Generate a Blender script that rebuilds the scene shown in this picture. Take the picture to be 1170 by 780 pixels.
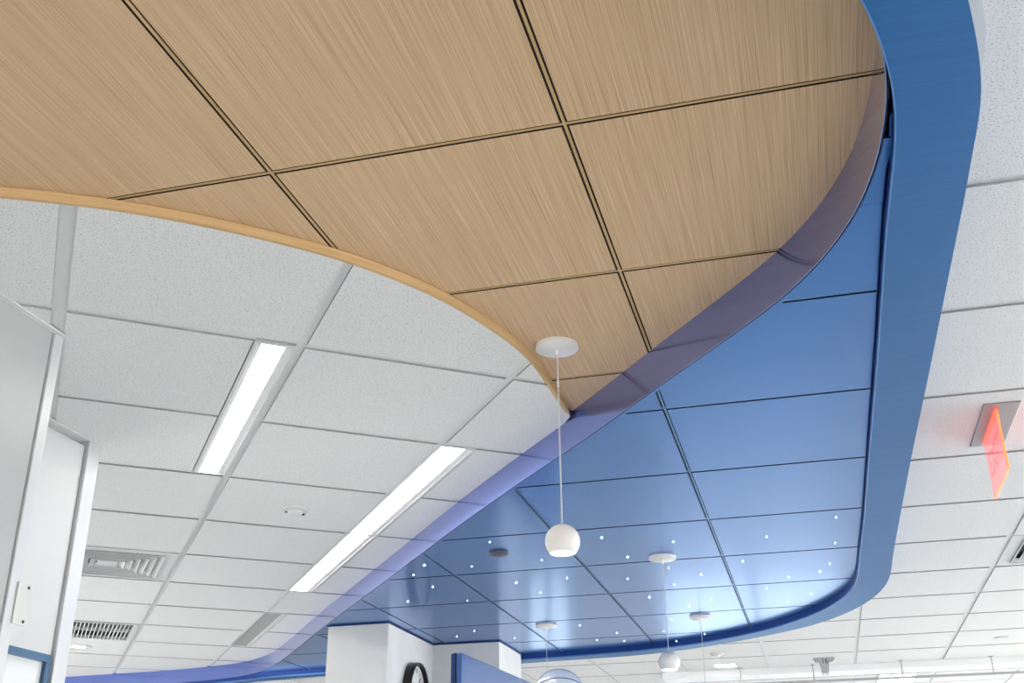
import bpy, bmesh, math, random
from mathutils import Vector, Matrix
for o in list(bpy.data.objects): bpy.data.objects.remove(o)
D=bpy.data; C=bpy.context.scene.collection; SC=bpy.context.scene
EYE=1.51
random.seed(4)
# ---------------------------------------------------------------- camera
cam=D.objects.new('camera',D.cameras.new('camera')); C.objects.link(cam)
cam.data.sensor_width=36; cam.data.lens=1258.6/1170*36; cam.data.clip_end=200
pitch,roll=math.radians(24.792),math.radians(-.565)
r=Vector((1,0,0)); u=Vector((0,-math.sin(pitch),math.cos(pitch))); f=Vector((0,math.cos(pitch),math.sin(pitch)))
r2=math.cos(roll)*r+math.sin(roll)*u; u2=-math.sin(roll)*r+math.cos(roll)*u
m=Matrix((r2,u2,-f)).transposed().to_4x4(); m.translation=Vector((0,0,EYE)); cam.matrix_world=m
SC.camera=cam
# ---------------------------------------------------------------- view and daylight
SC.view_settings.view_transform='Standard'; SC.view_settings.look='None'
SC.view_settings.exposure=0.82; SC.view_settings.gamma=1; SC.view_settings.use_curve_mapping=False
w=D.worlds.new('overcast_sky'); SC.world=w; w.use_nodes=True
bg=w.node_tree.nodes['Background']; bg.inputs[0].default_value=(.99,.988,.982,1); bg.inputs[1].default_value=6.5
SC.cycles.max_bounces=8; SC.cycles.diffuse_bounces=5; SC.cycles.glossy_bounces=4
SC.cycles.sample_clamp_indirect=8
LAMP=9.0          # strength of the ceiling light lenses
TROFFER=9.0       # watts of each lamp behind a lens
# ---------------------------------------------------------------- materials
def lin(c): return tuple(((x/255)/12.92 if x/255<=.04045 else ((x/255+.055)/1.055)**2.4) for x in c)+(1,)
def mat(name,col,rough=.5,metal=0,emit=0,coat=0,spec=None,alpha=1,trans=0,srgb=True):
    m=D.materials.new(name); m.use_nodes=True; b=m.node_tree.nodes['Principled BSDF']
    c=lin(col) if srgb else col+(1,)
    b.inputs['Base Color'].default_value=c; b.inputs['Roughness'].default_value=rough; b.inputs['Metallic'].default_value=metal
    b.inputs['Coat Weight'].default_value=coat; b.inputs['Coat Roughness'].default_value=.08
    if spec is not None: b.inputs['Specular IOR Level'].default_value=spec
    if emit: b.inputs['Emission Color'].default_value=c; b.inputs['Emission Strength'].default_value=emit
    if trans: b.inputs['Transmission Weight'].default_value=trans
    b.inputs['Alpha'].default_value=alpha
    return m
def nodes(m): return m.node_tree.nodes,m.node_tree.links,m.node_tree.nodes['Principled BSDF']
def noise_mix(m,a,b,scale,lo=.4,hi=.6,rot=0,stretch=(1,1,1),detail=3,bump=0,bdist=.001):
    N,L,P=nodes(m)
    tc=N.new('ShaderNodeTexCoord'); mp=N.new('ShaderNodeMapping'); mp.vector_type='TEXTURE'
    mp.inputs['Rotation'].default_value=(0,0,rot); mp.inputs['Scale'].default_value=stretch
    nz=N.new('ShaderNodeTexNoise'); nz.inputs['Scale'].default_value=scale; nz.inputs['Detail'].default_value=detail
    rp=N.new('ShaderNodeValToRGB'); rp.color_ramp.elements[0].position=lo; rp.color_ramp.elements[1].position=hi
    rp.color_ramp.elements[0].color=lin(a); rp.color_ramp.elements[1].color=lin(b)
    L.new(tc.outputs['Object'],mp.inputs[0]); L.new(mp.outputs[0],nz.inputs[0]); L.new(nz.outputs[0],rp.inputs[0]); L.new(rp.outputs[0],P.inputs['Base Color'])
    if bump:
        bp=N.new('ShaderNodeBump'); bp.inputs['Strength'].default_value=bump; bp.inputs['Distance'].default_value=bdist
        L.new(rp.outputs[0],bp.inputs['Height']); L.new(bp.outputs[0],P.inputs['Normal'])
    return nz,rp
AR=math.radians(14.788); AL=math.radians(-22.664)
M={}
M['tile']=mat('acoustic_tile',(226,227,226),.95,spec=.2)
noise_mix(M['tile'],(142,142,142),(231,231,231),290,.31,.43,detail=4,bump=.3,bdist=.0008)
M['tee']=mat('white_tee',(222,223,223),.5)
M['tileshade']=mat('tile_edge_shade',(162,164,164),.9)  # shadow on the tile sides, put into a darker grey
M['white']=mat('white_paint',(214,215,215),.45)
M['beam']=mat('beam_white',(240,241,242),.5)
M['door']=mat('door_laminate',(198,200,200),.4)
M['dimmer']=mat('sky_dimmer',(120,128,135),.9)  # added sheet that dims the sky in the far openings
M['wallp']=mat('wall_paint',(222,222,219),.7); noise_mix(M['wallp'],(216,216,213),(226,226,223),3)
M['greywall']=mat('grey_laminate',(168,171,171),.35); noise_mix(M['greywall'],(164,167,167),(173,176,176),2)
M['wood']=mat('wood_veneer',(196,164,124),.55,spec=.3)
nz,rp=noise_mix(M['wood'],(190,156,117),(231,200,163),1,.3,.7,rot=-AR,stretch=(.0014,.3,.3),detail=3,bump=.1,bdist=.0003)
M['woodedge']=mat('wood_edge',(206,172,126),.75,spec=.1); noise_mix(M['woodedge'],(198,165,118),(214,181,136),1,.3,.7,rot=AR,stretch=(.3,.3,.004))
M['blue']=mat('blue_metal_panel',(30,110,184),.25,metal=.65,coat=.2)
M['ring']=mat('blue_brushed_band',(36,104,168),.45,metal=.35)
noise_mix(M['ring'],(14,95,158),(18,102,165),1,.3,.7,rot=-AR,stretch=(.25,.006,.25),detail=4)
M['fascia']=mat('polished_violet_blue_band',(100,122,200),.2,metal=.75,coat=1)
M['fascia'].node_tree.nodes['Principled BSDF'].inputs['Coat IOR'].default_value=1.75
M['upstand']=mat('deep_blue_upstand',(30,66,140),.4,metal=.3)
M['bluedark']=mat('blue_reveal',(24,48,104),.4,metal=.3)
M['bluetee']=mat('blue_tee',(96,146,204),.3,metal=.5)
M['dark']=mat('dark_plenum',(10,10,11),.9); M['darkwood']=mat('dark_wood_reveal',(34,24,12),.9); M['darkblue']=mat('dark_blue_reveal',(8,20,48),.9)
M['deck']=mat('plenum_deck',(120,120,120),.9)
M['lens']=mat('light_lens',(255,253,250),.5,emit=LAMP)
M['star']=mat('star_point',(205,235,255),.5,emit=18)
M['globe']=mat('matte_white_shade',(236,234,230),.45,coat=.1)
M['cord']=mat('white_cord',(205,205,205),.6)
M['canopy']=mat('canopy_white',(228,226,224),.4)
M['grille']=mat('grille_white',(214,216,216),.5); M['slotgrey']=mat('slot_grey',(168,170,170),.7)
M['black']=mat('black_plastic',(22,22,24),.35); M['dial']=mat('dial_white',(215,216,214),.5); M['grey']=mat('grey_speaker',(80,86,100),.6)
M['steel']=mat('brushed_steel',(150,146,150),.38,metal=.8)
M['alu']=mat('satin_aluminium',(198,200,201),.38,metal=.25)
M['acrylic']=mat('red_acrylic',(255,118,122),.12,alpha=.42,emit=.3)
M['acrylicedge']=mat('lit_acrylic_edge',(255,120,70),.2,emit=.9)
M['acrylicletter']=mat('red_letter',(255,120,112),.3,alpha=.14,emit=.1)
M['acrylicglow']=mat('lit_acrylic_root',(255,92,62),.2,emit=.8,alpha=.8)
M['floor']=mat('vinyl_floor',(206,207,205),.3); noise_mix(M['floor'],(200,201,199),(212,213,211),4)
M['screenblue']=mat('blue_glossy_panel',(66,104,166),.25,metal=.7,coat=.4)
M['dome']=mat('pale_glossy_dome',(214,222,232),.18,metal=.15,coat=.6)
M['frameblue']=mat('blue_grey_frame',(58,92,120),.35,metal=.4)
M['glass']=mat('pale_window_glass',(225,228,230),.08,spec=.6)
M['plate']=mat('latch_plate',(196,196,188),.35,metal=.5)
# ---------------------------------------------------------------- helpers
def NS(a): return (math.cos(a),-math.sin(a)),(math.sin(a),math.cos(a))
def R(n,s,a=AR):
    (bx,by),(ax,ay)=NS(a); return (n*bx+s*ax,n*by+s*ay)
def Lf(n,s): return R(n,s,AL)
def tag(o,label=None,cat=None,group=None,kind=None):
    if label: o['label']=label
    if cat: o['category']=cat
    if group: o['group']=group
    if kind: o['kind']=kind
    return o
def empty(name,loc=(0,0,0),rz=0,parent=None):
    o=D.objects.new(name,None); C.objects.link(o); o.location=loc; o.rotation_euler=(0,0,rz); o.empty_display_size=.05
    if parent: o.parent=parent
    return o
def build(name,bm,mt,parent=None,smooth=None,bevel=0):
    bmesh.ops.recalc_face_normals(bm,faces=bm.faces)
    me=D.meshes.new(name); bm.to_mesh(me); bm.free()
    for x in (mt if isinstance(mt,(list,tuple)) else [mt]): me.materials.append(x)
    o=D.objects.new(name,me); C.objects.link(o)
    if parent: o.parent=parent
    if smooth is not None:
        for p in me.polygons: p.use_smooth=True
        me.set_sharp_from_angle(angle=math.radians(smooth))
    if bevel:
        b=o.modifiers.new('bevel','BEVEL'); b.width=bevel; b.segments=2; b.limit_method='ANGLE'
    return o
def clean(poly):
    out=[]
    for p in poly:
        if not out or (abs(p[0]-out[-1][0])+abs(p[1]-out[-1][1]))>1e-5: out.append(p)
    if len(out)>1 and (abs(out[0][0]-out[-1][0])+abs(out[0][1]-out[-1][1]))<1e-5: out.pop()
    return out
def area(p): return sum(p[i][0]*p[(i+1)%len(p)][1]-p[(i+1)%len(p)][0]*p[i][1] for i in range(len(p)))/2
def prism(bm,poly,z0,z1,mi=0,side=None):
    poly=clean(poly)
    if len(poly)<3 or abs(area(poly))<1e-6: return
    a=[bm.verts.new((x,y,z0)) for x,y in poly]; b=[bm.verts.new((x,y,z1)) for x,y in poly]
    fs=[bm.faces.new(a),bm.faces.new(b[::-1])]
    n=len(a)
    for i in range(n):
        fs.append(bm.faces.new((a[i],b[i],b[(i+1)%n],a[(i+1)%n])))
    for k,q in enumerate(fs): q.material_index=mi if (side is None or k<1) else side
def box(bm,x0,x1,y0,y1,z0,z1,mi=0): prism(bm,[(x0,y0),(x1,y0),(x1,y1),(x0,y1)],z0,z1,mi)
def strip(name,region,a,n0,n1,s0,s1,z0,z1,mt,parent):
    """long thin bar cut to the region, made of short pieces so that a concave outline never bridges"""
    t=bmesh.new(); L=max(n1-n0,s1-s0); k=max(1,int(L/.12)); c=0
    for q in range(k):
        if n1-n0>s1-s0: cp=rect(a,n0+(n1-n0)*q/k,n0+(n1-n0)*(q+1)/k,s0,s1)
        else: cp=rect(a,n0,n1,s0+(s1-s0)*q/k,s0+(s1-s0)*(q+1)/k)
        pg=clip(region,cp)
        if len(pg)>2 and abs(area(pg))>2e-5: prism(t,pg,z0,z1); c+=1
    if c: return build(name,t,mt,parent)
    t.free()
def clip(subj,cp):
    """subject polygon cut by a convex polygon"""
    if area(cp)<0: cp=cp[::-1]
    out=list(subj)
    for i in range(len(cp)):
        a,b=cp[i],cp[(i+1)%len(cp)]; ex,ey=b[0]-a[0],b[1]-a[1]
        def side(p): return ex*(p[1]-a[1])-ey*(p[0]-a[0])
        src=out; out=[]
        for j in range(len(src)):
            p,q=src[j-1],src[j]; sp,sq=side(p),side(q)
            if (sp<0)!=(sq<0):
                t=sp/(sp-sq); out.append((p[0]+t*(q[0]-p[0]),p[1]+t*(q[1]-p[1])))
            if sq>=0: out.append(q)
        if not out: return []
    return clean(out)
def smoothc(pts,step=.03):
    P=[Vector(p) for p in pts]; P=[2*P[0]-P[1]]+P+[2*P[-1]-P[-2]]; out=[]
    for i in range(1,len(P)-2):
        p0,p1,p2,p3=P[i-1:i+3]; L=(p2-p1).length; k=max(1,int(L/step)); al=.5
        t0=0;t1=t0+(p1-p0).length**al;t2=t1+(p2-p1).length**al;t3=t2+(p3-p2).length**al
        for j in range(k):
            t=t1+(t2-t1)*j/k
            A1=(t1-t)/(t1-t0)*p0+(t-t0)/(t1-t0)*p1;A2=(t2-t)/(t2-t1)*p1+(t-t1)/(t2-t1)*p2;A3=(t3-t)/(t3-t2)*p2+(t-t2)/(t3-t2)*p3
            B1=(t2-t)/(t2-t0)*A1+(t-t0)/(t2-t0)*A2;B2=(t3-t)/(t3-t1)*A2+(t-t1)/(t3-t1)*A3
            out.append(tuple((t2-t)/(t2-t1)*B1+(t-t1)/(t2-t1)*B2))
    out.append(tuple(pts[-1])); return out
def relax(p,it=3,closed=False):
    p=list(p)
    for _ in range(it):
        p=[p[0]]+[((p[i-1][0]+2*p[i][0]+p[i+1][0])/4,(p[i-1][1]+2*p[i][1]+p[i+1][1])/4) for i in range(1,len(p)-1)]+[p[-1]]
    return p
def offs(c,d):
    out=[]
    for i,p in enumerate(c):
        a=Vector(c[max(0,i-1)]); b=Vector(c[min(len(c)-1,i+1)]); t=(b-a).normalized(); out.append((p[0]+t.y*d,p[1]-t.x*d))
    return out     # positive d: to the right of travel
def band(bm,a,b,z0,z1,mi=0):
    """solid strip between two equally sampled plan curves"""
    V=[[bm.verts.new((p[0],p[1],z)) for p in c] for c,z in ((a,z0),(b,z0),(b,z1),(a,z1))]
    n=len(a)
    for i in range(n-1):
        for k in range(4):
            q=V[k],V[(k+1)%4]; bm.faces.new((q[0][i],q[0][i+1],q[1][i+1],q[1][i])).material_index=mi
    for i in (0,n-1): bm.faces.new([V[k][i] for k in range(4)]).material_index=mi
def lathe(bm,prof,seg=32,cx=0,cy=0,mi=0,caps=True):
    rings=[]
    for rr,z in prof:
        rings.append([bm.verts.new((cx+rr*math.cos(2*math.pi*i/seg),cy+rr*math.sin(2*math.pi*i/seg),z)) for i in range(seg)] if rr>1e-6 else [bm.verts.new((cx,cy,z))])
    for a,b in zip(rings,rings[1:]):
        for i in range(seg):
            j=(i+1)%seg
            if len(a)==1 and len(b)==1: continue
            vs=(a[0],b[j],b[i]) if len(a)==1 else ((a[i],a[j],b[0]) if len(b)==1 else (a[i],a[j],b[j],b[i]))
            bm.faces.new(vs).material_index=mi
    if caps:
        for q in (rings[0],rings[-1]):
            if len(q)>2: bm.faces.new(q).material_index=mi
def tube(bm,a,b,rad,seg=8):
    a,b=Vector(a),Vector(b); d=(b-a).normalized(); x=d.orthogonal().normalized(); y=d.cross(x)
    A=[bm.verts.new(a+rad*(math.cos(2*math.pi*i/seg)*x+math.sin(2*math.pi*i/seg)*y)) for i in range(seg)]
    B=[bm.verts.new(b+rad*(math.cos(2*math.pi*i/seg)*x+math.sin(2*math.pi*i/seg)*y)) for i in range(seg)]
    for i in range(seg): bm.faces.new((A[i],A[(i+1)%seg],B[(i+1)%seg],B[i]))
    bm.faces.new(A); bm.faces.new(B)
def text(name,body,size,ext,mt,parent,loc,rot):
    cu=D.curves.new(name,'FONT'); cu.body=body; cu.size=size; cu.extrude=ext; cu.align_x='CENTER'; cu.align_y='CENTER'
    q=D.objects.new(name,cu); C.objects.link(q); bpy.context.view_layer.update()
    me=D.meshes.new_from_object(q.evaluated_get(bpy.context.evaluated_depsgraph_get())); D.objects.remove(q); D.curves.remove(cu)
    me.materials.clear(); me.materials.append(mt); o=D.objects.new(name,me); C.objects.link(o); o.parent=parent; o.location=loc; o.rotation_euler=rot; return o
def rect(a,n0,n1,s0,s1): return [R(n0,s0,a),R(n1,s0,a),R(n1,s1,a),R(n0,s1,a)]
nb=bmesh.new
# heights above the floor
ZW=EYE+1.2345; ZWOOD=EYE+1.256; ZB=EYE+1.151; ZR=EYE+1.12; ZF=EYE+1.139
# ---------------------------------------------------------------- plan curves
C1=relax(smoothc([(-5.6,1.78),(-3.5,1.775),(-2.2,1.8),(-1.6,1.845),(-1.2,1.902),(-1.053,1.932),(-.94,1.957),(-.847,1.982),(-.652,2.06),(-.404,2.201),(-.298,2.287),(-.16,2.43),(.026,2.73),(.087,2.902),(.133,3.068),(.18,3.235)]),6)
C2=relax(smoothc([(-5.6,.45),(-3.5,.40),(-2.2,.37),(-1.3,.385),(-.7,.46),(-.25,.60),(.10,.815),(.36,1.06),(.515,1.245),(.555,1.31),(.588,1.38),(.625,1.485),(.655,1.61),(.676,1.76),(.679,1.91),(.660,2.07),(.623,2.22),(.568,2.365),(.44,2.66),(.383,2.79),(.325,2.93),(.2,3.22),(.0,3.66),(-.217,4.16),(-.441,4.705),(-.67,5.264),(-.907,5.836),(-1.139,6.41),(-1.42,7.13),(-1.56,7.47),(-1.70,7.765),(-1.93,8.06),(-2.245,8.27),(-2.6,8.43),(-3.0,8.56),(-3.5,8.72),(-4.5,9.0),(-5.6,9.3)]),8)
iM=min(range(len(C2)),key=lambda i:math.hypot(C2[i][0]-.18,C2[i][1]-3.24))
iN=min(range(len(C2)),key=lambda i:math.hypot(C2[i][0]-.66,C2[i][1]-1.63))   # where the border band leaves the fascia
RI=relax(smoothc([(-5.6,.47),(-3.5,.42),(-2.2,.39),(-1.3,.405),(-.7,.48),(-.25,.62),(.11,.83),(.37,1.07),(.518,1.251),(.586,1.372),(.625,1.455),(.665,1.57),(.70,1.70),(.745,1.88),(.911,2.498),(1.125,3.31),(1.339,4.12),(1.455,4.58),(1.575,5.05),(1.612,5.25),(1.628,5.45),(1.62,5.67),(1.588,5.88),(1.535,6.08),(1.465,6.27),(1.36,6.46),(1.22,6.66),(1.06,6.83),(.78,7.03),(.53,7.15),(.29,7.255),(.03,7.365),(-.4,7.53),(-.85,7.68),(-1.31,7.84),(-1.7,8.0),(-2.0,8.2),(-2.3,8.36),(-2.6,8.48),(-3,8.61),(-3.5,8.77),(-4.5,9.05),(-5.6,9.35)]),5)
RO=relax(smoothc([(-5.6,.32),(-3.5,.27),(-2.2,.24),(-1.3,.255),(-.7,.34),(-.2,.49),(.22,.70),(.50,.985),(.671,1.253),(.727,1.363),(.757,1.425),(.787,1.507),(.819,1.628),(.852,1.747),(.921,2.011),(1.108,2.73),(1.26,3.32),(1.588,4.56),(1.725,5.07),(1.768,5.35),(1.775,5.65),(1.74,5.92),(1.67,6.17),(1.59,6.34),(1.50,6.48),(1.33,6.71),(1.09,6.975),(.788,7.20),(.54,7.305),(.293,7.395),(.037,7.50),(-.5,7.70),(-1.34,8.0),(-1.8,8.2),(-2.1,8.38),(-2.6,8.59),(-3,8.72),(-3.5,8.88),(-4.5,9.16),(-5.6,9.46)]),5)
# ---------------------------------------------------------------- setting: floor and outer walls
X0,X1,Y0,Y1=-5.6,7.4,-4.2,14.5; HT=ZW+.25
b=nb(); box(b,X0-.3,X1+.3,Y0-.3,Y1+.3,-.1,0); tag(build('floor',b,M['floor']),kind='structure')
def wall_holes(name,axis,pos,a0,a1,th,holes):
    """wall along x or y with window openings (u0,u1,z0,z1)"""
    b=nb(); us=sorted({a0,a1}|{h[0] for h in holes}|{h[1] for h in holes})
    for u0,u1 in zip(us,us[1:]):
        hs=[h for h in holes if h[0]<=u0 and h[1]>=u1]; zs=[(0,HT)] if not hs else [(0,hs[0][2]),(hs[0][3],HT)]
        for z0,z1 in zs:
            if axis=='x': box(b,u0,u1,pos,pos+th,z0,z1)
            else: box(b,pos,pos+th,u0,u1,z0,z1)
    w=tag(build(name,b,M['wallp']),kind='structure'); return w
def unseen_window(i,axis,pos,u0,u1,z0,z1,th=.1):  # unseen windows, added to let daylight into the room
    o=empty('window_%d'%i); tag(o,kind='structure'); b=nb(); t=.05
    def bb(a,c,z,zz):
        if axis=='x': box(b,a,c,pos+.02,pos+.07,z,zz)
        else: box(b,pos+.02,pos+.07,a,c,z,zz)
    bb(u0,u0+t,z0,z1); bb(u1-t,u1,z0,z1); bb(u0+t,u1-t,z0,z0+t); bb(u0+t,u1-t,z1-t,z1); m=(u0+u1)/2; bb(m-t/2,m+t/2,z0+t,z1-t)
    build('window_frame',b,M['alu'],o)
b=nb(); box(b,X0-.3,X1+.3,Y0-.3,Y1+.3,HT,HT+.1); tag(build('sky_block_lid',b,M['deck']),kind='structure')  # unseen lid, added to stop sky light leaking through ceiling gaps
far=[(.15,.75,.5,2.4),(1.9,4.4,.5,2.4)]  # unseen openings, sized for the bright streaks on the blue panels
wall_holes('wall_far','x',Y1,X0,X1,.2,far)
rgt=[(1.2,4,.6,2.5),(5,8,.6,2.5),(9,12.5,.6,2.5)]  # unseen openings, sized to light the room from the right
wall_holes('wall_right','y',X1,Y0,Y1,.2,rgt)
wall_holes('wall_rear','x',Y0-.2,X0,X1,.2,[(-3,-1,.8,2.3),(1,4,.8,2.3)])  # rear openings are unseen, added to light the near ceiling
wall_holes('wall_outer_left','y',X0-.2,Y0,Y1,.2,[(4.1,7.7,.8,2.3)])  # unseen opening, added to brighten the left tiles and column
i=1
N_,L_,P_=nodes(M['dimmer']); tr=N_.new('ShaderNodeBsdfTranslucent'); tr.inputs[0].default_value=(.50,.54,.56,1); L_.new(tr.outputs[0],N_['Material Output'].inputs[0])
for h in far:
    unseen_window(i,'x',Y1,*h); t=nb(); box(t,h[0]+.03,h[1]-.03,Y1+.01,Y1+.013,h[2]+.03,h[3]-.03); build('sky_dimmer',t,M['dimmer'],D.objects['window_%d'%i]); i+=1  # added translucent sheets weaken the sky reflected in the blue panels
for h in rgt: unseen_window(i,'y',X1,*h); i+=1
for h in [(-3,-1,.8,2.3),(1,4,.8,2.3)]: unseen_window(i,'x',Y0-.1,*h); i+=1
unseen_window(i,'y',X0-.1,4.1,7.7,.8,2.3)
# ---------------------------------------------------------------- white tile ceilings
DROP=.009
def tile_grid(name,region,a,ns,ss,skip=(),wide=(),near=lambda c:True,holes=()):
    o=empty(name); tag(o,kind='structure')
    far_b=nb(); nf=0; g=.0125
    for i in range(len(ns)-1):
        for j in range(len(ss)-1):
            n0,n1,s0,s1=ns[i],ns[i+1],ss[j],ss[j+1]
            cells=[(n0,n1,s0,s1)]
            for (a0,a1,b0,b1,rep) in skip:
                if a0<=(n0+n1)/2<=a1 and b0<=(s0+s1)/2<=b1: cells=rep(n0,n1,s0,s1)
            for (p0,p1,q0,q1) in cells:
                gl=.018 if any(abs(p0-x)<1e-6 for x in wide) else g; gr=.018 if any(abs(p1-x)<1e-6 for x in wide) else g
                cp=rect(a,p0+gl,p1-gr,q0+g,q1-g); pg=clip(region,cp)
                if len(pg)<3 or abs(area(pg))<2e-4: continue
                c=R((p0+p1)/2,(q0+q1)/2,a)
                if near(c):
                    t=nb(); prism(t,pg,ZW,ZW+.018,0,1); build('ceiling_tile',t,[M['tile'],M['tileshade']],o)
                else: prism(far_b,pg,ZW,ZW+.018,0,1); nf+=1
    if nf: tag(build('distant_ceiling_tiles',far_b,[M['tile'],M['tileshade']],o),kind='stuff')
    else: far_b.free()
    def keep(lo,hi,across,which):
        iv=[(lo,hi)]
        for (n0,n1,s0,s1) in holes:
            c0,c1,o0,o1=(s0,s1,n0,n1) if which=='n' else (n0,n1,s0,s1)
            if o0<across<o1: iv=[q for a_,b_ in iv for q in ((a_,min(b_,c0)),(max(a_,c1),b_)) if q[1]-q[0]>1e-4]
        return iv
    for n in ns:
        h=.0175 if any(abs(n-x)<1e-6 for x in wide) else .012
        for q0,q1 in keep(ss[0],ss[-1],n,'n'):
            strip('main_tee',region,a,n-h,n+h,q0,q1,ZW+DROP-.004,ZW+DROP+.012,M['tee'],o)
    for s in ss:
        for q0,q1 in keep(ns[0],ns[-1],s,'s'):
            strip('cross_tee',region,a,q0,q1,s-.012,s+.012,ZW+DROP-.0035,ZW+DROP+.012,M['tee'],o)
    t=nb(); prism(t,region,ZW+.04,ZW+.06); build('plenum_deck',t,M['deck'],o)
    return o
C1w=offs(C1,-.0) # white starts just beyond the trim
regL=[(p[0],p[1]+.003) for p in C1]+C2[iM+2:]
nsL=[-.095+.6095*k for k in range(-9,8)]; ssL=[2.7015+.607*k for k in range(-6,16)]
def cutL(n0,n1,s0,s1): return [(n0,.401,s0,s1)]
def cutR(n0,n1,s0,s1): return [(1.2405,n1,s0,s1)]
def none(*a): return []
bI=nsL.index(-.095+.6095*9-.6095*9) if False else 9
skipL=[(nsL[9],nsL[10],2.70,3.93,cutL),(nsL[11],nsL[12],3.30,5.74,cutR),(nsL[11],nsL[12],6.33,7.56,cutR),
       (nsL[9],nsL[10],5.13,5.74,none),(nsL[9],nsL[10],6.95,7.56,none)]
tile_grid('ceiling',regL,AL,nsL,ssL,skipL,wide=(nsL[9],),holes=[(.393,.509,2.70,3.92),(1.11,1.25,3.32,5.73),(1.11,1.25,6.355,7.545)])
regR=list(reversed(RO))
regR=RO+[(-5.6,14.6),(7.5,14.6),(7.5,-4.3),(-5.6,-4.3)]
nsR=[.281+.6105*k for k in range(-13,14)]; ssR=[2.104+.6108*k for k in range(-13,24)]
skipR=[(nsR[14],nsR[15],5.158,5.769,none)]
def nearR(c):
    return (c[1]>1.0 and c[1]<10.2 and c[0]<4.8 and c[0]>-2.2)
tile_grid('ceiling.001',regR,AR,nsR,ssR,skipR,near=nearR)
# pale curved edge plate beside the band
t=nb(); e=smoothc([(.66,1.2),(.736,1.342),(.761,1.381),(.787,1.433),(.815,1.515),(.828,1.565),(.832,1.6)]); band(t,[(x-.09,y+.02) for x,y in e],e,ZW-.004,ZW+.01)
tag(build('trim_1',t,M['white']),kind='structure')
# ---------------------------------------------------------------- wood ceiling cloud
cloud=empty('wood_ceiling_cloud',(0,0,0)); tag(cloud,'large curved ceiling cloud of square wood-veneer panels edged by a tan band','ceiling cloud')
regW=C1+C2[:iM+1][::-1]
wn=[-.342+.6115*k for k in range(-10,4)]; ws=[1.703+.610*k for k in range(-6,5)]
for i in range(len(wn)-1):
    for j in range(len(ws)-1):
        g=.0076; pg=clip(regW,rect(AR,wn[i]+g,wn[i+1]-g,ws[j]+g,ws[j+1]-g))
        if len(pg)>2 and abs(area(pg))>3e-4:
            t=nb(); prism(t,pg,ZWOOD,ZWOOD+.004,0,1); build('wood_panel',t,[M['wood'],M['darkwood']],cloud)
for n in wn[1:-1]: strip('grid_tee',regW,AR,n-.0028,n+.0028,ws[0],ws[-1],ZWOOD+.0004,ZWOOD+.01,M['woodedge'],cloud)
for s in ws[1:-1]: strip('grid_tee',regW,AR,wn[0],wn[-1],s-.0026,s+.0026,ZWOOD+.0006,ZWOOD+.01,M['woodedge'],cloud)
t=nb(); prism(t,regW,ZWOOD+.0022,ZWOOD+.034); build('backing',t,M['darkwood'],cloud)
t=nb(); band(t,offs(C1,.004)[:-1],offs(C1,-.007)[:-1],ZW-.0015,ZWOOD-.0012); build('edge_trim',t,M['woodedge'],cloud,smooth=30)
t=nb(); band(t,C1[:-1],offs(C1,-.009)[:-1],ZWOOD-.0012,ZWOOD+.02); build('edge_reveal',t,M['darkwood'],cloud,smooth=30)
# ---------------------------------------------------------------- blue ceiling cloud
bc=empty('blue_ceiling_cloud'); tag(bc,'sweeping blue metal ceiling cloud with star lights, polished fascia and wide border band','ceiling cloud')
t=nb(); band(t,C2,offs(C2,.002),ZF,ZWOOD+.03); build('curved_fascia',t,M['fascia'],bc,smooth=30)['label']='polished violet-blue curved fascia strip'
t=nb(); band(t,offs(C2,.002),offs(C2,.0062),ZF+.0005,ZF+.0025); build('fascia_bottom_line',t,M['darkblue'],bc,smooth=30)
t=nb(); band(t,offs(C2,.0065)[iN:],offs(C2,.028)[iN:],ZB-.003,ZB+.012); build('panel_edge_trim',t,M['blue'],bc,smooth=30)
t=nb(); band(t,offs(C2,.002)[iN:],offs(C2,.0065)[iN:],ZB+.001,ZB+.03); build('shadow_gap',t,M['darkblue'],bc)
t=nb(); prism(t,RI+RO[::-1],ZR,ZR+.004); build('border_band',t,M['ring'],bc)['label']='wide matte blue border band'
k0=min(range(len(RI)),key=lambda i:math.hypot(RI[i][0]-.60,RI[i][1]-1.40))
t=nb(); band(t,offs(RI,-.0025),RI,ZR-.002,ZR+.006); build('band_lip',t,M['bluetee'],bc,smooth=30)
t=nb(); band(t,offs(RI,-.002),offs(RI,.003),ZR+.004,ZB+.02); build('inner_upstand',t,M['upstand'],bc,smooth=30)
t=nb(); band(t,RO,offs(RO,-.006),ZR+.004,ZW+.03); build('outer_upstand',t,M['ring'],bc,smooth=30)
e=offs(C2,.028)
# panel field: from the fascia to the border band
k1=min(range(len(RI)),key=lambda i:math.hypot(RI[i][0]-.665,RI[i][1]-1.57)); k2=min(range(len(RI)),key=lambda i:math.hypot(RI[i][0]+2.0,RI[i][1]-8.2))
j1=min(range(len(C2)),key=lambda i:math.hypot(C2[i][0]-.645,C2[i][1]-1.56)); j2=min(range(len(C2)),key=lambda i:math.hypot(C2[i][0]+1.93,C2[i][1]-8.06))
PBc=offs(RI,-.006)
regB=e[j1:j2]+list(reversed(PBc[k1:k2]))
if area(regB)<0: regB=regB[::-1]
un=[.264+.61*k-.6+.6 for k in range(-9,3)]; un=[.276+.61*k for k in range(-7,2)]; us=[2.373+.6096*k for k in range(-3,12)]
un[-1]=1.2; un[-2]=.9; un=[x for x in un if x<.2]+[.9]
for i in range(len(un)-1):
    for j in range(len(us)-1):
        g=.0070; pg=clip(regB,rect(AR,un[i]+g,un[i+1]-g,us[j]+g,us[j+1]-g))
        if len(pg)>2 and abs(area(pg))>3e-4:
            t=nb(); prism(t,pg,ZB,ZB+.009,0,1); build('blue_panel',t,[M['blue'],M['darkblue']],bc)
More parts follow.
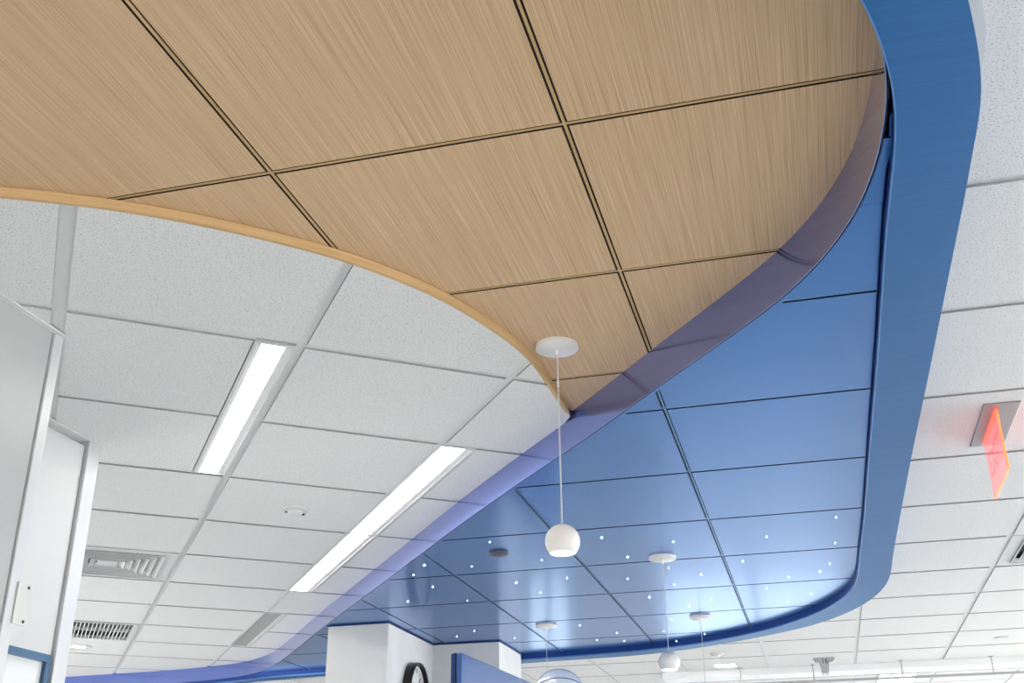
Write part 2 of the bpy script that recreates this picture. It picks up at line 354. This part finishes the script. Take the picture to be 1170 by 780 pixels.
for n in un[1:-1]: strip('grid_tee',regB,AR,n-.0024,n+.0024,us[0],us[-1],ZB+.002,ZB+.01,M['bluetee'],bc)
for s in us[1:-1]: strip('grid_tee',regB,AR,un[0],un[-1],s-.0022,s+.0022,ZB+.0022,ZB+.01,M['bluetee'],bc)
t=nb(); prism(t,regB,ZB+.0078,ZB+.03); build('backing',t,M['darkblue'],bc)
stars=[(-.541,5.624,1.6),(-.462,5.031,1),(-.398,4.846,1.8),(-.391,5.284,1.2),(-.343,6.643,1),(-.239,5.617,1),(-.189,4.88,1.1),(-.233,6.463,1),(-.099,4.453,1),(-.002,6.707,1),(.009,5.216,1.5),(.128,5.436,1.1),(.121,4.77,1.1),(.246,5.125,1.1),(.367,6.319,1),(.496,6.81,1),(.357,4.401,1.8),(.596,6.565,1.2),(.666,6.851,1),(.492,4.73,1.4),(.531,5.156,1.2),(.679,5.576,1.4),(.868,6.537,.8),(.697,4.943,.8),(.864,6.163,1.3),(.658,4.476,.9),(.767,5.288,.9),(.984,6.869,1),(.914,5.817,1),(.864,5.08,1.1),(1.121,6.637,1),(1.001,5.649,.9),(1.01,4.831,1.1),(1.03,4.413,1),(1.232,5.397,1),(1.409,5.718,.9),(1.285,5.152,1),(1.48,5.519,.9),(1.405,5.045,1.4),(1.409,4.889,.7),(1.337,4.523,.9),(1.238,4.131,.8)]
t=nb(); lathe(t,[(0,0),(.0045,.001),(.006,.004),(.006,.006)],12); s0=build('star_light',t,M['star'],bc)
for q,(x,y,k) in enumerate(stars):
    o=s0 if q==0 else s0.copy()
    if q: C.objects.link(o); o.parent=bc
    o.location=(x,y,ZB-.003); o.scale=(k*.42,k*.42,1)
# ---------------------------------------------------------------- walls inside the frame
def poly_ns(pts,a=AR): return [R(n,s,a) for n,s in pts]
# central column block under the blue cloud
t=nb(); prism(t,poly_ns([(-2.603,5.78),(-2.246,5.78),(-2.246,6.54),(-1.825,6.54),(-1.825,7.06),(-2.603,7.06)]),0,ZB-.006)
tag(build('wall_column',t,M['wallp']),kind='structure')
t=nb(); prism(t,poly_ns([(-2.609,5.774),(-2.240,5.774),(-2.240,6.534),(-1.819,6.534),(-1.819,7.066),(-2.609,7.066)]),ZB-.008,ZB-.001)
tag(build('trim_2',t,M['bluedark']),kind='structure')
# near wall on the left with its metal end profile
wl=empty('wall_left'); tag(wl,kind='structure')
t=nb(); prism(t,poly_ns([(-1.815,-3.5),(-1.815,2.196),(-1.95,2.196),(-1.95,-3.5)]),0,ZW); build('wall_panel',t,M['greywall'],wl)
t=nb(); prism(t,poly_ns([(-1.809,2.2),(-1.809,2.235),(-1.95,2.235),(-1.95,2.2)]),0,ZW-.001); build('end_profile',t,M['alu'],wl,bevel=.002)
t=nb(); prism(t,poly_ns([(-1.82,2.196),(-1.82,2.2),(-1.94,2.2),(-1.94,2.196)]),0,ZW-.002); build('shadow_joint',t,M['black'],wl)
t=nb(); prism(t,poly_ns([(-1.797,-3.5),(-1.797,2.24),(-1.96,2.24),(-1.96,-3.5)]),ZW-.002,ZW+.002); build('top_angle',t,M['tee'],wl)
t=nb(); prism(t,poly_ns([(-1.805,2.226),(-1.805,2.272),(-1.8085,2.272),(-1.8085,2.226)]),EYE+.494,EYE+.591); pl=build('latch_plate',t,M['plate'],wl); pl['label']='small beige metal latch plate'
for z in (.503,.583):
    t=nb(); c=R(-1.8045,2.262); d=R(-1.8035,2.262); tube(t,(c[0],c[1],EYE+z),(d[0],d[1],EYE+z),.004,10); build('screw',t,M['black'],pl)
# door beyond it
dr=empty('door_1'); tag(dr,kind='structure')
gx0,gx1,gz0,gz1=2.35,2.942,-.2,.547; fw=.022
t=nb()
for a0,a1,z0,z1 in ((2.0,gx0,0,ZW-.02),(gx1,2.943,0,ZW-.02),(gx0,gx1,EYE+gz1,ZW-.02),(gx0,gx1,0,EYE+gz0)):
    prism(t,poly_ns([(-2.228,a0),(-2.228,a1),(-2.272,a1),(-2.272,a0)]),z0,z1)
build('door_leaf',t,M['door'],dr)
t=nb()
for a0,a1,z0,z1 in ((gx0,gx1,gz1-fw,gz1),(gx0,gx1,gz0,gz0+fw),(gx0,gx0+fw,gz0+fw,gz1-fw),(gx1-fw,gx1,gz0+fw,gz1-fw)):
    prism(t,poly_ns([(-2.222,a0),(-2.222,a1),(-2.25,a1),(-2.25,a0)]),EYE+z0,EYE+z1)
build('vision_frame',t,M['frameblue'],dr)['label']='blue-grey frame of the door window'
t=nb(); prism(t,poly_ns([(-2.236,gx0+fw),(-2.236,gx1-fw),(-2.242,gx1-fw),(-2.242,gx0+fw)]),EYE+gz0+fw,EYE+gz1-fw); build('vision_glass',t,M['glass'],dr)
t=nb(); prism(t,poly_ns([(-2.214,2.947),(-2.214,3.011),(-2.34,3.011),(-2.34,2.947)]),0,ZW-.001); build('door_jamb',t,M['alu'],dr,bevel=.003)
t=nb(); prism(t,poly_ns([(-2.21,2.0),(-2.21,3.02),(-2.35,3.02),(-2.35,2.0)]),ZW-.002,ZW+.002); build('head_angle',t,M['tee'],dr)
t=nb(); prism(t,poly_ns([(-1.96,1.9),(-1.96,2.05),(-2.35,2.05),(-2.35,1.9)]),0,ZW); tag(build('wall_return',t,M['wallp']),kind='structure')
# soffit beam across the far ceiling
t=nb(); prism(t,poly_ns([(-1.15,8.8),(5.4,8.8),(5.4,9.06),(-1.15,9.06)]),EYE+1.1885,ZW+.004); tag(build('trim_3',t,M['beam']),kind='structure')
# ---------------------------------------------------------------- ceiling lights
def linear_light(n0,n1,s0,s1,a,label,lens_off=0.0,watts=TROFFER):
    cx,cy=R((n0+n1)/2,(s0+s1)/2,a); o=empty('linear_light',(cx,cy,ZW),-a); tag(o,label,'ceiling light','recessed ceiling lights')
    w=(n1-n0)/2; l=(s1-s0)/2; t=nb(); lip=.010
    for x0,x1,y0,y1 in ((-w,-w+lip,-l,l),(w-lip,w,-l,l),(-w+lip,w-lip,-l,-l+.007),(-w+lip,w-lip,l-.007,l)): box(t,x0,x1,y0,y1,-.001,.02)
    build('housing_frame',t,M['white'],o)
    t=nb(); x0,x1=-w+lip+lens_off,w-lip
    for xx in ((-w+lip,-w+lip+.012),(w-lip-.022,w-lip)): box(t,xx[0],xx[1],-l+.007,l-.007,.003,.02)
    build('reflector',t,M['beam'],o)
    t=nb(); box(t,-w+lip+.012,w-lip-.022,-l+.007,l-.007,.006,.01); build('lens',t,M['lens'],o)
    return o
linear_light(.392,.5095,2.715,3.902,AL,'lone white linear ceiling light nearest the grey wall, aligned with its door')
linear_light(1.112,1.25,3.322,4.515,AL,'first half of the long glowing linear light, the end nearer the pendant cord')
linear_light(1.112,1.25,4.527,5.728,AL,'second half of the long glowing linear light, the end nearer the grey slot vent')
def square_light(n,s,a,hw,hl,label,lamp=True):
    cx,cy=R(n,s,a); o=empty('square_light',(cx,cy,ZW),-a); tag(o,label,'ceiling light','recessed ceiling lights')
    t=nb(); q=.012
    for x0,x1,y0,y1 in ((-hw,-hw+q,-hl,hl),(hw-q,hw,-hl,hl),(-hw+q,hw-q,-hl,-hl+q),(-hw+q,hw-q,hl-q,hl)): box(t,x0,x1,y0,y1,-.004,.006)
    build('housing_frame',t,M['white'],o)
    t=nb(); box(t,-hw+q,hw-q,-hl+q,hl-q,-.002,.004); build('lens',t,M['lens'],o); return o
square_light(-.645,8.56,AR,.085,.085,'small bright rectangular ceiling light just in front of the far white beam')
square_light(.62,9.75,AR,.15,.3,'bright ceiling light beyond the white beam, cut by the bottom edge')
# ---------------------------------------------------------------- pendants
def pendant(x,y,zc,ztop,label,rb=.0445,canopy=.0585,twisted=False):
    o=empty('pendant_lamp',(x,y,zc)); tag(o,label,'pendant lamp','globe pendant lamps')
    t=nb(); lathe(t,[(0,-.014),(canopy*.9,-.014),(canopy,-.011),(canopy,.0)],48); build('ceiling_canopy',t,M['canopy'],o,smooth=35)
    t=nb(); lathe(t,[(0,-.03),(.005,-.03),(.006,-.014)],16); build('cord_grip',t,M['canopy'],o,smooth=40)
    t=nb(); z1=ztop-zc
    if twisted:
        for ph in (0,math.pi):
            k=int((abs(z1)-.014)/.0022); pr=None
            for i in range(k+1):
                z=-.014+(z1+.014)*i/k; an=ph+i*.85; rg=[t.verts.new((.0013*math.cos(an)+.0013*math.cos(j*1.0472),.0013*math.sin(an)+.0013*math.sin(j*1.0472),z)) for j in range(6)]
                if pr:
                    for j in range(6): t.faces.new((pr[j],pr[(j+1)%6],rg[(j+1)%6],rg[j]))
                pr=rg
    else: tube(t,(0,0,-.014),(0,0,z1),.0016,8)
    build('cord',t,M['cord'],o,smooth=60)
    zz=ztop-zc; prof=[]
    for k in range(0,21):
        a=math.pi*k/20*.735; prof.append((rb*math.sin(a),zz-rb+rb*math.cos(a)))
    end=prof[-1]; prof+=[(end[0]-.002,end[1]-.0005),(end[0]-.003,end[1]+.004)]
    t=nb(); lathe(t,prof,48,caps=False); build('globe_shade',t,M['globe'],o,smooth=50)
    t=nb(); lathe(t,[(0,end[1]+.0035),(end[0]-.003,end[1]+.004),(end[0]-.003,end[1]+.008)],40); build('glowing_opening',t,M['lens'],o)
    return o
pendant(.123,2.748,ZWOOD,EYE+.754,'white globe pendant hanging from the wood panels on a twisted cord',twisted=True)
pendant(.643,4.735,ZB,EYE+.751,'small white globe pendant hanging from blue panels with its round canopy above it')
pendant(.177,6.308,ZB,EYE+.751,'pendant whose thin cord runs down behind the pale dome')
pendant(1.013,6.095,ZB,EYE+.735,'pendant nearest the border band, its cord running out of the bottom of the view')
# ---------------------------------------------------------------- ceiling devices
def disc(name,x,y,z,r,h,label,cat,mt,lens=None):
    o=empty(name,(x,y,z)); tag(o,label,cat); t=nb(); lathe(t,[(0,-h),(r*.8,-h),(r,-h*.6),(r,0)],40); build('cover',t,mt,o,smooth=40); return o
o=disc('ceiling_speaker',-.065,4.63,ZB,.041,.012,'dark grey round disc set flat on the blue panels','speaker',M['grey'])
# smoke detectors
def detector(x,y,label,group='smoke detectors'):
    o=empty('smoke_detector',(x,y,ZW),-AL); tag(o,label,'smoke detector')
    t=nb(); lathe(t,[(0,-.012),(.040,-.012),(.048,-.010),(.052,-.004),(.052,.0)],40); build('base_ring',t,M['white'],o,smooth=25)
    t=nb(); lathe(t,[(0,-.026),(.022,-.026),(.029,-.021),(.031,-.012)],32); build('sensing_dome',t,M['tee'],o,smooth=35)
    t=nb(); box(t,.018,.036,-.006,.006,-.0235,-.018); build('sensor_window',t,M['black'],o)
    t=nb(); lathe(t,[(0,-.016),(.004,-.016),(.004,-.012)],10,cx=-.034,cy=.012); build('status_light',t,M['black'],o)
detector(-.862,4.229,'white smoke detector with black slot on a tile between the linear lights')
x,y=R(-.653,7.985); detector(x,y,'distant smoke detector beyond the blue band near a small rectangular light')
x,y=R(1.193,7.92); o=disc('sprinkler_cover',x,y,ZW,.045,.008,'small white round sprinkler cover on the far tiles below the exit sign','sprinkler',M['white'])
# downlight
x,y=Lf(.2,7.875); o=empty('downlight',(x,y,ZW)); tag(o,'round recessed downlight near the slatted return grille','downlight')
t=nb(); lathe(t,[(.05,-.004),(.088,-.004),(.09,0),(.05,.0)],40,caps=False); build('trim_ring',t,M['white'],o,smooth=40)
t=nb(); lathe(t,[(0,.0),(.052,-.002),(.052,.004)],32); build('lens',t,M['lens'],o)
# supply diffusers
def diffuser(n,s,a,label,w=.292):
    cx,cy=R(n,s,a); o=empty('supply_diffuser',(cx,cy,ZW),-a); tag(o,label,'air vent','ceiling air vents')
    t=nb()
    def ring(b,r0,z0,r1,z1):
        A=[b.verts.new((sx*r0,sy*r0,z0)) for sx,sy in ((-1,-1),(1,-1),(1,1),(-1,1))]; B=[b.verts.new((sx*r1,sy*r1,z1)) for sx,sy in ((-1,-1),(1,-1),(1,1),(-1,1))]
        for i in range(4): b.faces.new((A[i],A[(i+1)%4],B[(i+1)%4],B[i]))
    def solid(b,r0,z0,r1,z1,th):
        ring(b,r0,z0,r1,z1); ring(b,r0-th,z0,r1-th,z1); ring(b,r0,z0,r0-th,z0); ring(b,r1,z1,r1-th,z1)
    solid(t,w,0,w,.02,.055); build('face_frame',t,M['grille'],o)
    k=0
    for r in (.237,.205,.173,.141,.109,.077):
        t=nb(); solid(t,r,-.003,r-.024,.013,.0012); ring(t,r,-.007,r,-.003); ring(t,r-.002,-.007,r-.002,-.003); ring(t,r,-.007,r-.002,-.007); build('louver',t,M['grille'],o); k+=1
    t=nb(); box(t,-.045,.045,-.045,.045,-.002,.002); build('centre_plate',t,M['grille'],o)
    t=nb(); box(t,-w+.05,w-.05,-w+.05,w-.05,.045,.05); build('dark_throat',t,M['dark'],o)
diffuser(.21,5.4365,AL,'square louvered supply vent beside the door jamb, above the slatted grille')
diffuser(.281+.61*1.5,5.463,AR,'louvered supply vent cut by the picture edge below the red exit sign')
# return grille
cx,cy=Lf(.21,7.265); o=empty('return_grille',(cx,cy,ZW),-AL); tag(o,'slatted return air grille with dark gaps beyond the louvered vent','air vent','ceiling air vents')
t=nb()
for x0,x1,y0,y1 in ((-.292,-.26,-.292,.292),(.26,.292,-.292,.292),(-.26,.26,-.292,-.27),(-.26,.26,.27,.292)): box(t,x0,x1,y0,y1,-.002,.02)
build('face_frame',t,M['grille'],o)
t=nb(); box(t,-.26,.26,-.27,.27,.05,.055); build('dark_throat',t,M['dark'],o)
t=nb(); box(t,-.004,.004,-.25,.25,0,.02)
t=nb(); box(t,-.003,.003,-.27,.27,-.001,.012); sl=build('slat',t,M['grille'],o)
for k in range(22):
    q=sl if k==0 else sl.copy()
    if k: C.objects.link(q); q.parent=o
    q.location=(-.25+.5*(k+.5)/22,0,0)
t=nb(); box(t,-.26,.26,-.006,.006,.002,.02); build('cross_bar',t,M['grille'],o)
# slot diffuser
cx,cy=Lf(1.181,6.95); o=empty('slot_diffuser',(cx,cy,ZW),-AL); tag(o,'unlit grey slot vent in line with the long glowing light','air vent','ceiling air vents')
t=nb(); w,l=.069,.594
for x0,x1,y0,y1 in ((-w,-w+.014,-l,l),(w-.024,w,-l,l),(-w+.014,w-.024,-l,-l+.01),(-w+.014,w-.024,l-.01,l)): box(t,x0,x1,y0,y1,-.001,.02)
build('housing_frame',t,M['white'],o)
t=nb(); box(t,-w+.014,w-.024,-l+.01,l-.01,.006,.01); build('perforated_panel',t,M['slotgrey'],o)
# ---------------------------------------------------------------- red edge-lit exit sign
cx,cy=R(.6475,3.63); o=empty('exit_sign',(cx,cy,ZW),-AR); tag(o,'edge-lit red acrylic exit sign hanging from a brushed steel ceiling plate','exit sign')
t=nb(); box(t,-.054,.054,-.2,.2,-.006,.004); build('ceiling_plate',t,M['steel'],o,bevel=.002)
px=-.0135
t=nb(); box(t,px-.003,px+.003,-.158,.158,-.199,-.006); ac=build('acrylic_panel',t,M['acrylic'],o)
t=nb(); box(t,px-.0032,px+.0032,-.160,-.157,-.199,-.006); box(t,px-.0032,px+.0032,-.157,.16,-.2015,-.198); build('glowing_edge',t,M['acrylicedge'],ac)
t=nb(); box(t,px-.006,px+.006,-.16,.16,-.014,-.006); build('glowing_slot',t,M['acrylicglow'],o)
for side in (-1,1):
    text('exit_letters','EXIT',.12,.0004,M['acrylicletter'],ac,(px+side*.0034,0,-.108),(math.pi/2,0,side*math.pi/2))
# ---------------------------------------------------------------- room number bracket sign
cx,cy=R(.063,8.42); o=empty('number_sign',(cx,cy,ZW),-AR); tag(o,'small grey ceiling bracket sign reading 16 over the far white beam','sign')
zt=EYE+1.2345-ZW
t=nb(); prof=[(-.075,0),(-.075,-.012),(-.062,-.03),(-.033,-.034),(-.024,-.108),(.024,-.108),(.033,-.034),(.062,-.03),(.075,-.012),(.075,0)]
A=[t.verts.new((x,-.004,z)) for x,z in prof]; B=[t.verts.new((x,.004,z)) for x,z in prof]; t.faces.new(A); t.faces.new(B[::-1])
for i in range(len(A)): t.faces.new((A[i],B[i],B[(i+1)%len(A)],A[(i+1)%len(A)]))
build('bracket_plate',t,M['slotgrey'],o)
text('sign_number','16',.05,.0005,M['black'],o,(.005,-.0046,-.026),(math.pi/2,0,0))
for k in (-1,1):
    t=nb(); lathe(t,[(0,-.122),(.008,-.122),(.008,-.106)],12,cx=k*.013); build('bottom_knob',t,M['white'],o)
# ---------------------------------------------------------------- curtain track under the beam
o=empty('curtain_track',(R(0,8.735)[0],R(0,8.735)[1],ZW),-AR); tag(o,'grey suspended curtain track running in front of the far white beam','curtain track')
t=nb(); box(t,-.62,5.2,-.012,.012,-.128,-.112); build('rail',t,M['slotgrey'],o)
for x in (-.55,-.02,.606,1.223,1.84):
    t=nb(); tube(t,(x,0,0),(x,0,-.112),.004,8); lathe(t,[(.016,-.004),(.016,0)],16,cx=x); build('hanger_rod',t,M['slotgrey'],o)
# ---------------------------------------------------------------- wall clock
cx,cy=R(-2.246,6.185); o=empty('wall_clock',(cx,cy,EYE+.83),-AR); tag(o,'round wall clock with a deep black rim on the white column','clock')
def rotlathe(prof,seg=56):
    b=nb(); lathe(b,prof,seg,caps=False); bmesh.ops.rotate(b,verts=b.verts,cent=(0,0,0),matrix=Matrix.Rotation(math.pi/2,3,'Y')); return b
b=rotlathe([(.155,0),(.158,.045),(.155,.052),(.145,.052),(.141,.03)]); build('rim',b,M['black'],o,smooth=40)
b=rotlathe([(0,.026),(.143,.026),(.143,.02)]); build('dial',b,M['dial'],o)
for k in range(1,13):
    a=math.radians(30*k); text('numeral',str(k),.036,.0004,M['black'],o,(.0272,.112*math.sin(a),.112*math.cos(a)),(math.pi/2,0,math.pi/2))
for nm,L,wd,a in (('hour_hand',.07,.004,-55),('minute_hand',.105,.003,40)):
    t=nb(); box(t,.028,.030,-wd,wd,-.015,L); h=build(nm,t,M['black'],o); h.rotation_euler=(math.radians(-a),0,0)
# ---------------------------------------------------------------- blue partition screen and pale dome
o=empty('partition_screen',(-.234,4.505,0)); tag(o,'freestanding glossy blue screen with a ribbed dark edge in front of the column','screen')
o.rotation_euler=(0,0,-math.atan2(.293,.904)); hh=EYE+.717
t=nb(); box(t,-.002,.022,.002,1.5,0.02,hh); build('blue_face',t,M['screenblue'],o,bevel=.003)
t=nb(); box(t,-.022,-.004,0,1.5,.02,hh-.002); build('dark_side',t,M['bluedark'],o)
t=nb()
for k in range(90): box(t,-.005,-.001,-.006,.004,.05+k*.0243,.05+k*.0243+.014)
tag(build('ribbed_edge',t,M['black'],o),kind='stuff')
t=nb(); box(t,-.15,.15,.1,.16,0,.025); box(t,-.15,.15,1.3,1.36,0,.025); build('foot',t,M['black'],o)
dx,dy=.163,4.27
o=empty('domed_device',(dx,dy,0)); tag(o,'pale glossy blue-white dome with a dark curved seam, at the bottom edge','lamp')
zt=EYE+.617; rr=.088
prof=[(0,zt)]+[(rr*math.sin(math.radians(q)),zt-rr*.82+rr*.82*math.cos(math.radians(q))) for q in range(8,91,6)]
t=nb(); lathe(t,prof+[(rr,zt-.09),(.0,zt-.09)],56,caps=False); build('dome_shell',t,M['dome'],o,smooth=50)
# inclined seam ring wrapped on the camera side
t=nb(); pts=[]
for q in range(-60,61,6):
    a=math.radians(q); z=zt-.043-.03*(1-math.cos(a)); k=1-((zt-rr*.82-z)/(rr*.82))**2; r_=rr*math.sqrt(max(.01,k))+.0006
    pts.append(Vector((r_*math.sin(a),-r_*math.cos(a),z)))
for p,q in zip(pts,pts[1:]): tube(t,p,q,.0016,8)
build('curved_seam',t,M['bluedark'],o)
t=nb(); lathe(t,[(.018,.02),(.018,zt-.09)],20); lathe(t,[(.16,0),(.16,.015),(.02,.03)],36); build('pole',t,M['alu'],o,smooth=40)
